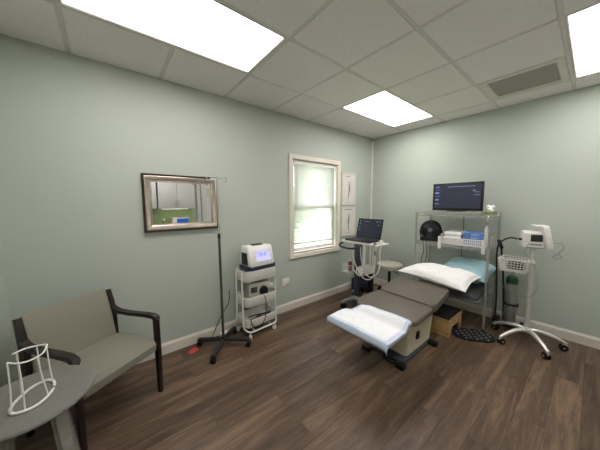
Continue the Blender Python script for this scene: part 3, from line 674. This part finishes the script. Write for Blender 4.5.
# seat cushion: rounded front corners
b = B(); pts = [(-.30, .03), (-.30, -.36)]
pts = []
for cx, cy, R, a0, a1 in ((.30-.04, -.12, .04, 0, 90), (-.30+.04, -.07, .04, 90, 180), (-.30+.17, -.555+.17, .17, 180, 270), (.32-.13, -.555+.13, .13, 270, 360)):
    for k in range(8):
        t_ = math.radians(a0+(a1-a0)*k/7); pts.append((cx+R*math.cos(t_), cy+R*math.sin(t_)))
b.prism(pts, 'z', .469, .522, bev=.018, seg=3); obj('seat_cushion', b, VINYL, ex)
# back cushion, rising a little towards the head
def slab(b, x0, x1, y0, y1, za, zb, th, R, bev):
    P = rrect(x0, x1, y0, y1, R, 6); f = lambda y: za+(zb-za)*(y-y0)/(y1-y0)
    A = [b.bm.verts.new((u, v, f(v)-th)) for u, v in P]; C = [b.bm.verts.new((u, v, f(v))) for u, v in P]
    fs = [b.bm.faces.new(A[::-1]), b.bm.faces.new(C)]; N = len(P)
    for k in range(N): b.bm.faces.new((A[k], A[(k+1) % N], C[(k+1) % N], C[k]))
    bmesh.ops.bevel(b.bm, geom=list({e for f_ in fs for e in f_.edges}), offset=bev, segments=3, affect='EDGES', profile=.5)
    return b
b = slab(B(), -.30, .30, -.065, .50, .535, .555, .078, .06, .022)
for v in b.bm.verts: v.co.x -= (v.co.y+.06)*.11; v.co.y += -.06*(v.co.x-.0)*(1-(v.co.y+.06)/.56)
obj('back_cushion', b, VINYL, ex)
obj('back_support', slab(B(), -.26, .20, -.0, .48, .468, .475, .02, .03, .004) if False else slab(B(), -.27, .19, .30, .48, .462, .466, .03, .03, .004), DMETAL, ex)
obj('leg_rest', slab(B(), -.27, .265, -.855, -.40, .432, .447, .026, .10, .008), IVORY, ex)
obj('leg_rest_pad', slab(B(), -.255, .265, -.84, -.565, .449, .466, .017, .08, .006), VINYL, ex)
obj('leg_rest_arm', B().obox((0, -.26, .37), (0, -.62, .39), .10, .03), DMETAL, ex)
obj('pedal_bar', B().tube([(.0, -.42, .03), (.10, -.44, .03), (.165, -.38, .03)], .012), BLACKP, ex)

# disposable underpad draped over the leg rest
def drape(name, x0, x1, y0, y1, zf, mat, edge, nx=26, ny=22, seed=1, th=.003):
    rr = random.Random(seed); b = B(); V = []
    ph = [rr.random()*6 for _ in range(6)]
    for i in range(nx+1):
        row = []
        for k in range(ny+1):
            x = x0+(x1-x0)*i/nx; y = y0+(y1-y0)*k/ny; X, Y, Z = zf(x, y); Z += .004*max(0, math.sin(9*x+ph[0]+14*y))+.003*max(0, math.sin(27*y+ph[1]-16*x))
            row.append(b.bm.verts.new((X, Y, Z)))
        V.append(row)
    for i in range(nx):
        for k in range(ny): 
            f = b.bm.faces.new((V[i][k], V[i+1][k], V[i+1][k+1], V[i][k+1]))
    return b
def zleg(x, y):
    lim = -.515-max(0, -.10-x)*.75                 # the far left corner is folded back
    if y > -.80: y = -.80+(y+.80)*(lim+.80)/.30
    # x,y flat cloth coordinates in table-local space; hang over the -x,+x and -y edges
    top = .474; Z = top
    if y > -.615: Z = top+min(1, (y+.615)/.05)*.056
    X, Y = x, y
    ex_ = .285
    if x > ex_: d = x-ex_; X = ex_+min(d, .02)*.9; Z -= max(0, d-.008)*.95
    if x < -ex_: d = -ex_-x; X = -ex_-min(d, .02)*.9; Z -= max(0, d-.008)*.95
    ey = -.865
    if y < ey: d = ey-y; Y = ey-min(d, .02)*.9; Z -= max(0, d-.008)*.95
    return X, Y, Z
up = thing('disposable_underpad', 'white disposable underpad with pale blue border draped over the foot end', 'underpad', (1.44, -1.43, 0))
def rim_only(lo):  # region test in flat coords
    pass
b = drape('pad', -.31, .325, -.935, -.50, zleg, CHUX, 0)
# rotate slightly? keep square to the table; far edge cut on a slant
bb = B(); bb.bm = b.bm.copy()
# split into white centre and blue border by face position
def keep(bm, test):
    dl = [f for f in bm.faces if not test(f.calc_center_median())]; bmesh.ops.delete(bm, geom=dl, context='FACES')
cen = lambda c: (-.275 < c.x < .268 and -.858 < c.y < -.535-max(0, -.10-c.x)*.75 and c.z > .46)
keep(b.bm, cen); keep(bb.bm, lambda c: not cen(c))
o1 = obj('pad_centre', b, CHUX, up); o2 = obj('pad_border', bb, CHUXB, up)
for o in (o1, o2): md = o.modifiers.new('thick', 'SOLIDIFY'); md.thickness = .003; md.offset = 1

# pillows
def pillow(name, label, w, d, h, loc, rz, mat, tiltx=0, tilty=0, seed=3, seam=True, taper=0, droop=0):
    t = thing(name, label, 'pillow', loc, rz)
    rr = random.Random(seed); b = B(); nx, ny = 36, 28; ph = [rr.random()*6 for _ in range(8)]
    def pt(i, k, s):
        u = -1+2*i/nx; v = -1+2*k/ny
        # pull in edges between corners
        X = u*(w/2)*(1-taper*v)*(1-.06*(1-v*v)**1*abs(u)**3*1.0); Y = v*(d/2)*(1-.09*(1-u*u)*abs(v)**3)
        e = max(0, (1-abs(u)**3.2))**.5*max(0, (1-abs(v)**3.2))**.5
        wr = .004*math.sin(7*u+ph[0]+3*v)+.0035*math.sin(11*v+ph[1]-5*u)+.003*math.sin(19*u*v+ph[2])
        Z = s*e*h/2*(1.0 if s > 0 else .7)+wr*e*1.3-droop*max(0, u)*max(0, -v)
        ZZ = Z+X*tiltx+Y*tilty
        return Vector((X, Y, ZZ+h*.35))
    top = [[b.bm.verts.new(pt(i, k, 1)) for k in range(ny+1)] for i in range(nx+1)]
    bot = [[(top[i][k] if i in (0, nx) or k in (0, ny) else b.bm.verts.new(pt(i, k, -1))) for k in range(ny+1)] for i in range(nx+1)]
    for i in range(nx):
        for k in range(ny):
            b.bm.faces.new((top[i][k], top[i+1][k], top[i+1][k+1], top[i][k+1])); f = (bot[i][k], bot[i][k+1], bot[i+1][k+1], bot[i+1][k])
            b.bm.faces.new(f)
    zm = min(v.co.z for v in b.bm.verts)
    o = obj('pillowcase', b, mat, t)
    if seam:
        q = B(); P = [pt(nx, k, 1)+Vector((.004, 0, 0)) for k in range(0, ny+1, 2)]; q.tube(P, .006, n=6, smooth=2); obj('open_hem', q, mat, o)
    return t
PW = pillow('white_pillow', 'white pillow at the head end of the taupe treatment table', .74, .50, .165, (1.475, -.725, .572), math.radians(-7), LINEN, tiltx=.0, tilty=.05, taper=.07, droop=.035)

# ------------------------------------------------------------------ step stool, mat
ss = thing('step_stool', 'low pine step stool with black rubber top beside the table', 'step stool', (1.572, -.765, 0))
W2, D2, hS = .113, .20, .19
def side(y0):
    b = B(); P = [(-.085, 0), (-.05, 0), (-.05, .05), (-.03, .09), (0, .10), (.03, .09), (.05, .05), (.05, 0), (.085, 0), (.085, hS), (-.085, hS)]
    return b
for s in (-1, 1):   # long sides (+x / -x faces) with a cut-out
    P = [(-D2, 0), (-D2+.07, 0), (-D2+.08, .06), (-.10, .10), (.10, .10), (D2-.08, .06), (D2-.07, 0), (D2, 0), (D2, hS), (-D2, hS)]
    obj('side_board', B().prism(P, 'x', s*W2-.009 if s > 0 else -W2-.009+.018*0, s*W2+.009, bev=.0015), PINE, ss)
for s in (-1, 1): obj('end_board', B().box(-W2+.0095, W2-.0095, s*D2*.96-.009, s*D2*.96+.009, 0, hS-.001, bev=.0015), PINE, ss)
obj('top_board', B().box(-W2-.012, W2+.012, -D2-.012, D2+.012, hS+.0005, hS+.016, bev=.002), PINE, ss)
obj('rubber_tread', B().prism(rrect(-W2-.008, W2+.008, -D2-.008, D2+.008, .01), 'z', hS+.0165, hS+.024, bev=.002), RUBBER, ss)
fm = thing('studded_mat', 'black rubber floor mat dotted with pale studs under the wire rack', 'mat', (1.852, -.70, 0), math.radians(-52))
b = B(); P = []
for k in range(28):
    a = 2*PI*k/28; P.append((.13*math.copysign(abs(math.cos(a))**.7, math.cos(a)), .20*math.copysign(abs(math.sin(a))**.7, math.sin(a))))
b.prism(P, 'z', 0, .018, bev=.004); obj('mat_base', b, RUBBER, fm)
b = B()
for i in range(-3, 4):
    for k in range(-4, 5):
        x = i*.05+(k % 2)*.025; y = k*.052
        if (abs(x)/.112)**2.6+(abs(y)/.18)**2.6 < 1: b.lathe([(0, .024), (.007, .023), (.0105, .0205), (.011, .017)], (x, y, 0), 10)
so = obj('stud_field', b, MGREY, fm); so['label'] = 'pale raised studs'

# ------------------------------------------------------------------ wire shelving rack
X0, X1, Y0, Y1 = 1.075, 1.895, -.50, -.055
rk = thing('wire_rack', 'tall chrome wire shelving rack against the back wall', 'shelf rack', ((X0+X1)/2, (Y0+Y1)/2, 0))
cx, cy = (X0+X1)/2, (Y0+Y1)/2; hx, hy = (X1-X0)/2, (Y1-Y0)/2
for x in (-hx, hx):
    for y in (-hy, hy):
        b = B(); b.cyl((x, y, .02), (x, y, 1.375), .0125, n=14); o = obj('post', b, STEEL, rk); obj('levelling_foot', B().cyl((x, y, 0), (x, y, .03), .016, .012, n=14), BLACKP, o)
def wshelf(z, solid=False):
    b = B(); r = .003
    for zz in (z, z-.028):
        for p, q in (((-hx, -hy), (hx, -hy)), ((-hx, hy), (hx, hy)), ((-hx, -hy), (-hx, hy)), ((hx, -hy), (hx, hy))): b.cyl((p[0], p[1], zz), (q[0], q[1], zz), .004, n=6)
    nx = 30
    for i in range(1, nx): x = -hx+2*hx*i/nx; b.cyl((x, -hy, z), (x, hy, z), .0018, n=5)
    for y in (-hy*.4, hy*.4): b.cyl((-hx, y, z-.004), (hx, y, z-.004), .003, n=5)
    P = []
    for i in range(25): 
        x = -hx+2*hx*i/24; P.append((x, -hy, z-.001 if i % 2 else z-.027))
    b.tube(P, .0022, n=5, smooth=1)
    P = [(p[0], hy, p[2]) for p in P]; b.tube(P, .0022, n=5, smooth=1)
    return obj('wire_shelf', b, CHROME, rk)
wshelf(1.355); wshelf(.968); wshelf(.335)
b = B()
for s in (-1,):      # hanging cords and side brace at the left end
    for zz in (1.2, .78, .45): b.cyl((-hx, -hy, zz), (-hx, hy, zz-.02), .003, n=6)
obj('side_brace', b, STEEL, rk)
hc = obj('looped_cord', B().tube([(1.10, -.27, 1.06), (1.09, -.30, .94), (1.11, -.31, .80), (1.09, -.34, .68), (1.115, -.30, .60), (1.13, -.25, .74), (1.10, -.22, .90), (1.115, -.2, .99)], .005, n=8), BLACKP); tag(hc, 'black cord looped down from the black fan on the rack', 'cord')
bc_ = obj('back_cord', B().tube([(1.50, -.03, 1.36), (1.505, -.03, 1.1), (1.495, -.03, .8), (1.50, -.03, .5), (1.5, -.03, .14)], .004, n=8), DMETAL); tag(bc_, 'dark cord running down the wall behind the middle of the rack', 'cord')
# items on top
mo = thing('monitor', 'flat black computer monitor with dark blue screen on top of the rack', 'monitor', (1.485, -.28, 1.3585))
b = B(); b.prism(rrect(-.31, .30, -.16, .12, .01), 'z', 0, .026, bev=.004); obj('stand_plate', b, STEEL, mo)
obj('stand_foot', B().prism(rrect(-.10, .10, -.08, .07, .03), 'z', .026, .034, bev=.003), BLACKP, mo); obj('stand_neck', B().box(-.03, .03, .0, .03, .02, .20, bev=.005), BLACKP, mo)
mrz = -.02
b = B(); b.box(-.285, .285, -.03, .005, .038, .395, bev=.006); sc_ = obj('screen_housing', b, BLACKP, mo)
obj('screen', B().box(-.262, .262, -.0315, -.0302, .068, .374), SCREEN, sc_, False)
b = B(); 
for xc, zc, w_, h_ in ((-.225, .345, .045, .010), (-.23, .27, .05, .022), (-.23, .18, .045, .018), (-.23, .125, .045, .010), (.05, .345, .30, .006), (.19, .29, .03, .01), (.22, .27, .05, .006), (.22, .235, .06, .006)): b.box(xc-w_/2, xc+w_/2, -.0325, -.0316, zc-h_/2, zc+h_/2)
obj('interface', b, UILINE, sc_, False)
b = B(); b.box(-.25, -.19, -.0325, -.0316, .305, .318); b.box(-.25, -.19, -.0325, -.0316, .22, .235); obj('interface_bar', b, UIBLUE, sc_, False)
obj('power_light', B().box(-.006, .006, -.0325, -.031, .050, .054), UILINE, sc_, False)
ti = thing('tissue_box', 'small green tissue box with white tissue at the rack top right', 'tissue box', (1.845, -.30, 1.3585))
obj('carton', B().box(-.06, .06, -.06, .06, 0, .035, bev=.004), TISG, ti)
b = B(); rr = random.Random(5)
for q in range(9): b.sph((rr.uniform(-.022, .022), rr.uniform(-.022, .022), .045+rr.random()*.045), .022, (1, .8, 1.1), n=8)
obj('tissue', b, LINEN, ti)
# fan
fa = thing('desk_fan', 'small round black desk fan on the left of the rack shelf', 'fan', (1.19, -.30, .971), math.radians(14))
obj('fan_base', B().prism(rrect(-.125, .125, -.07, .07, .02), 'z', 0, .05, bev=.008), BLACKP, fa)
b = B(); R = .125; C_ = Vector((0, 0, .15))
for y_, rad in ((-.045, .118), (-.03, R), (0, R+.003), (.03, R)):
    P = [C_+Vector((rad*math.cos(t_), y_, rad*math.sin(t_))) for t_ in [2*PI*k/28 for k in range(28)]]; b.tube(P, .006, closed=True, smooth=1, n=6)
b.lathe([(0, 0)], n=3) if False else None
obj('ring', b, BLACKP, fa)
b = B()
for k in range(32):
    t_ = 2*PI*k/32; c, s = math.cos(t_), math.sin(t_); b.tube([C_+Vector((.028*c, -.055, .028*s)), C_+Vector((.09*c, -.058, .09*s)), C_+Vector((.119*c, -.045, .119*s)), C_+Vector((.127*c, 0, .127*s))], .0016, n=4, smooth=1)
for rad in (.05, .075, .1): b.tube([C_+Vector((rad*math.cos(t_), -.056, rad*math.sin(t_))) for t_ in [2*PI*k/24 for k in range(24)]], .0016, n=4, closed=True, smooth=1)
obj('front_guard', b, DGREY, fa)
b = B(); b.cyl((0, .0, .15), (0, .045, .15), .124, .075, n=28, bev=.006); obj('rear_shell', b, BLACKP, fa)
obj('hub_cap', B().cyl((0, -.062, .15), (0, -.04, .15), .028, n=20, bev=.003), MGREY, fa)
for k in range(3):
    b = B(); t_ = 2*PI*k/3+.4; d = Vector((math.cos(t_), 0, math.sin(t_))); e = Vector((-math.sin(t_), 0, math.cos(t_)))
    P = [C_+d*.02+Vector((0, -.012, 0)), C_+d*.06+e*-.035+Vector((0, -.004, 0)), C_+d*.10+e*-.03+Vector((0, -.004, 0)), C_+d*.105+e*.02+Vector((0, -.022, 0)), C_+d*.06+e*.03+Vector((0, -.022, 0))]
    A = [b.bm.verts.new(p) for p in P]; Cc = [b.bm.verts.new(p+Vector((0, .003, 0))) for p in P]; b.bm.faces.new(A); b.bm.faces.new(Cc[::-1])
    for i in range(5): b.bm.faces.new((A[i], A[(i+1) % 5], Cc[(i+1) % 5], Cc[i]))
    obj('blade', b, DGREY, fa)
for s in (-1, 1): obj('side_arm', B().tube([(s*.11, 0, .04), (s*.135, 0, .09), (s*.133, 0, .15)], .009, n=8), BLACKP, fa)
# white bin
bn = thing('white_basket', 'white plastic basket with flared handles on the rack shelf', 'basket', (1.62, -.31, .9712))
b = B(); hx2, hy2, hb2 = .225, .16, .082
def wall(x0, x1, y0, y1): b.box(x0, x1, y0, y1, .0, hb2, bev=.002)
b.box(-hx2, hx2, -hy2, hy2, 0, .004)
obj('basket_floor', b, WHITE, bn, False)
b = B()
for s in (-1, 1):
    n_ = 22
    for k in range(n_+1): x = -hx2+2*hx2*k/n_; b.box(x-.004, x+.004, s*hy2-.003, s*hy2+.003, .004, hb2)
    for z in (.018, .048, hb2): b.box(-hx2-.004, hx2+.004, s*hy2-.004, s*hy2+.004, z-.007, z+.007)
    n_ = 14
    for k in range(n_+1): y = -hy2+2*hy2*k/n_; b.box(s*hx2-.003, s*hx2+.003, y-.004, y+.004, .004, hb2)
    for z in (.018, .048, hb2): b.box(s*hx2-.004, s*hx2+.004, -hy2-.004, hy2+.004, z-.007, z+.007)
obj('slotted_wall', b, WHITE, bn, False)
for s in (-1, 1):
    b = B(); b.prism([(s*hx2, hb2-.02), (s*(hx2+.03), hb2+.04), (s*(hx2+.036), hb2+.04), (s*(hx2+.012), hb2-.03)], 'y', -.09, .09); obj('end_handle', b, WHITE, bn); obj('front_hook', B().box(s*.232-.018, s*.232+.018, -.212, -.199, -.065, .10, bev=.004), WHITE, bn); obj('hook_arm', B().box(s*.232-.014, s*.232+.014, -.20, -.165, .082, .098, bev=.003), WHITE, bn)
g = 'folded items in the white basket'
for k in range(3):
    o = obj('folded_towel', B().box(-.10, .095, -.135, .135, 0, .050, bev=.016, seg=3), LINEN); o.location = (1.505, -.31+.004*k, +.9757+k*.0505+.001); o.rotation_euler = (0, 0, .02*(k-1))
    tag(o, ['bottom folded white towel at the left of the white basket', 'middle folded white towel at the left of the white basket', 'top folded white towel at the left of the white basket'][k], 'towel', 'folded white towels in the basket')
for k in range(4):
    t = thing('wrapped_pack', ['lowest blue wrapped pack at the right of the white basket', 'second blue wrapped pack from the bottom of the white basket', 'third blue wrapped pack from the bottom of the white basket', 'topmost blue wrapped pack in the white basket'][k], 'pack', (1.725+.002*k, -.31, .9757+k*.0405+.001), .03*(k % 2), group='blue wrapped packs in the basket')
    obj('wrap', B().box(-.105, .105, -.125, .125, 0, .040, bev=.008), BLUE, t)
    obj('fold_flap', B().box(-.03, .05, -.1262, -.1245, .006, .024), M('pale_blue_wrap', (150, 178, 222), .5), t, False)
sp = thing('spray_bottle', 'slim white bottle hanging from the rack post at the right', 'bottle', (1.875, -.535, 1.02))
obj('bottle_body', B().lathe([(0, 0), (.017, .0), (.019, .01), (.019, .17), (.010, .20), (.010, .22), (0, .22)], n=18), CLEAR, sp)
obj('cap', B().lathe([(.012, .218), (.013, .25), (.008, .27), (0, .27)], n=16), MGREY, sp); obj('hang_strap', B().tube([(0, 0, .26), (.004, .01, .31), (.01, .03, .335), (.012, .04, .34)], .003, n=6), WHITE, sp)
# teal pillow and grey pad
gp = thing('padded_wedge', 'dark grey padded wedge with lighter board edge on the low rack shelf', 'wedge cushion', (1.50, -.38, .3395))
obj('board', B().prism(rrect(-.36, .36, -.22, .20, .05), 'z', 0, .028, bev=.006), MGREY, gp)
obj('pad', B().prism([(-.215, .029), (.20, .029), (.20, .17), (.17, .19), (-.17, .092), (-.205, .075), (-.218, .05)], 'x', -.352, .352, bev=.012, seg=3), PADV, gp)
pillow('teal_pillow', 'pale teal pillow on the grey wedge behind the white pillow', .52, .36, .23, (1.645, -.315, .560), math.radians(-6), TEAL, seed=9, seam=False, tilty=.30)

# ------------------------------------------------------------------ oxygen cylinder in its cart
ox = thing('oxygen_cylinder', 'brushed metal oxygen cylinder with green shoulder behind the vitals stand', 'gas cylinder', (2.065, -.15, .045))
obj('tank', B().lathe([(0, 0), (.05, 0), (.057, .01), (.057, .50), (0, .50)], n=32), STEEL, ox)
obj('shoulder', B().lathe([(.0575, .50), (.0575, .545), (.045, .58), (.02, .595), (0, .595)], n=32), GREEN, ox)
obj('valve', B().lathe([(.014, .59), (.014, .63), (.02, .635), (.02, .655), (0, .655)], n=14), CHROME, ox)
oc = thing('cylinder_cart', 'small black wheeled cart with tall handle holding the oxygen cylinder', 'cart', (2.065, -.15, 0))
obj('base_plate', B().prism(rrect(-.075, .075, -.065, .07, .02), 'z', .03, .044, bev=.003), BLACKP, oc)
P = [(.066*math.cos(t_), .066*math.sin(t_), .30) for t_ in [2*PI*k/24 for k in range(24)]]
obj('holding_ring', B().tube(P, .009, closed=True, smooth=1), BLACKP, oc)
obj('ring_bracket', B().tube([(-.02, -.066, .30), (-.01, -.11, .305), (.05, -.115, .31), (.08, -.08, .305), (.06, -.04, .30)], .006), BLACKP, oc)
for s in (-1, 1):
    b = B(); b.cyl((s*.095, .02, .05), (s*.125, .02, .05), .05, n=24, bev=.006); obj('wheel', b, BLACKP, oc)
obj('axle', B().cyl((-.1, .02, .05), (.1, .02, .05), .007), STEEL, oc)
obj('handle', B().tube([(-.06, .05, .04), (-.085, .05, .5), (-.115, .02, .85), (-.12, -.02, .97)], .010), BLACKP, oc); obj('grip', B().cyl((-.112, -.02, .95), (-.14, -.05, 1.05), .018, bev=.004), BLACKP, oc)
obj('handle_brace', B().tube([(-.07, .04, .3), (-.06, .02, .30)], .006, smooth=1), BLACKP, oc)

# ------------------------------------------------------------------ vitals monitor on rolling stand
vs = thing('vitals_stand', 'silver rolling stand carrying the white vitals monitor by the back wall', 'medical stand', (2.25, -.42, 0))
for k in range(5):
    a = math.radians(-52+72*k); c, s = math.cos(a), math.sin(a); R = .30
    b = B(); b.tube([(0, 0, .145), (.10*c, .10*s, .148), (.2*c, .2*s, .125), (.28*c, .28*s, .09), (R*c, R*s, .078)], [.022, .021, .019, .016, .014], n=12); obj('leg', b, ALU, vs); caster(vs, R*c, R*s, .078, .033, a, fork=ALU)
obj('hub', B().lathe([(0, .12), (.035, .12), (.04, .145), (.028, .175), (0, .175)]), ALU, vs)
obj('pole', B().cyl((0, 0, .16), (0, 0, 1.0305), .021, n=20), ALU, vs)
bk_ = wirebasket(vs, -.235, -.03, -.115, .10, .765, .895, WMETAL, nx=9, ny=8, nz=5, flare=.018, r=.0026, rim=.0055)
obj('basket_clamp', B().box(-.03, .025, -.025, .025, .86, .90, bev=.004), WHITE, vs)
cf = thing('blood_pressure_cuff', 'dark coiled blood pressure cuff lying in the white wire basket', 'cuff', (2.125, -.43, .7695))
obj('cuff_roll', B().cyl((-.07, 0, .045), (.07, .01, .045), .042, n=20, bev=.008), DGREY, cf); obj('coiled_tube', B().tube([(-.03, .0, .085), (-.05, -.03, .09), (0, -.05, .07), (.05, -.02, .09), (.03, .04, .085), (-.04, .04, .08)], .006, n=8), BLACKP, cf)
vm = thing('vitals_monitor', 'white boxy vital signs monitor with dark display on the silver stand', 'medical device', (2.25, -.42, 1.031), math.radians(20))
obj('mount_plate', B().box(-.06, .06, -.05, .05, 0, .012, bev=.002), MGREY, vm)
b = B(); b.prism([(-.075, .012), (.07, .012), (.07, .165), (.0, .178), (-.06, .17), (-.08, .155)], 'x', -.10, .061, bev=.008); hs = obj('housing', b, WHITE, vm)
obj('display', B().box(-.045, .045, -.082, -.0745, .072, .142, bev=.002), DKSCR, hs); obj('button_row', B().box(-.05, .04, -.0792, -.074, .035, .047, bev=.001), MGREY, hs)
b = B(); b.prism([(.062, -.10), (.075, -.115), (.120, -.10), (.130, .07), (.062, .09)], 'z', .005, .225, bev=.012); sm_ = obj('side_module', b, WHITE, vm)
for v_ in sm_.data.vertices:
    v_.co.x -= (v_.co.z-.03)*.20; v_.co.z += 0
obj('top_lip', B().box(-.02, .085, -.09, .08, .222, .234, bev=.004), WHITE, vm)
obj('hose_port', B().cyl((-.10, -.02, .085), (-.125, -.025, .085), .012), BLACKP, vm)
h1 = obj('air_hose', B().tube([(2.131, -.487, 1.116), (2.08, -.505, 1.125), (2.02, -.49, 1.09), (1.97, -.45, 1.02), (1.95, -.38, .85), (1.955, -.32, .6), (1.955, -.28, .35), (1.95, -.26, .14), (1.95, -.25, .06)], .008, n=10), BLACKP); tag(h1, 'black air hose arching from the vitals monitor down to the floor', 'hose')
h2 = thing('foot_switch', 'black foot switch at the end of the hose beside the rack', 'foot switch', (1.955, -.26, 0), .3)
obj('switch_body', B().box(-.04, .04, -.045, .045, 0, .05, bev=.01), BLACKP, h2); obj('switch_cap', B().lathe([(.03, .05), (.025, .12), (.012, .15), (0, .15)], n=18), BLACKP, h2)
h3 = obj('thin_cable', B().tube([(2.385, -.37, 1.09), (2.44, -.38, 1.09), (2.46, -.39, 1.05), (2.42, -.40, .985), (2.39, -.40, .955), (2.42, -.41, .94), (2.45, -.40, .955), (2.43, -.40, .99)], .003, n=8), MGREY); tag(h3, 'thin grey sensor cable looping off the right side of the vitals monitor', 'cable')
h4 = obj('sensor_lead', B().tube([(2.23, -.53, 1.10), (2.20, -.54, 1.0), (2.235, -.50, .93), (2.29, -.46, .80), (2.30, -.45, .6), (2.22, -.47, .50), (2.08, -.45, .52), (2.02, -.46, .62), (2.0, -.48, .80), (2.06, -.50, .92)], .0022, n=6), MGREY); tag(h4, 'pale clear sensor lead drooping below the white wire basket', 'cable')
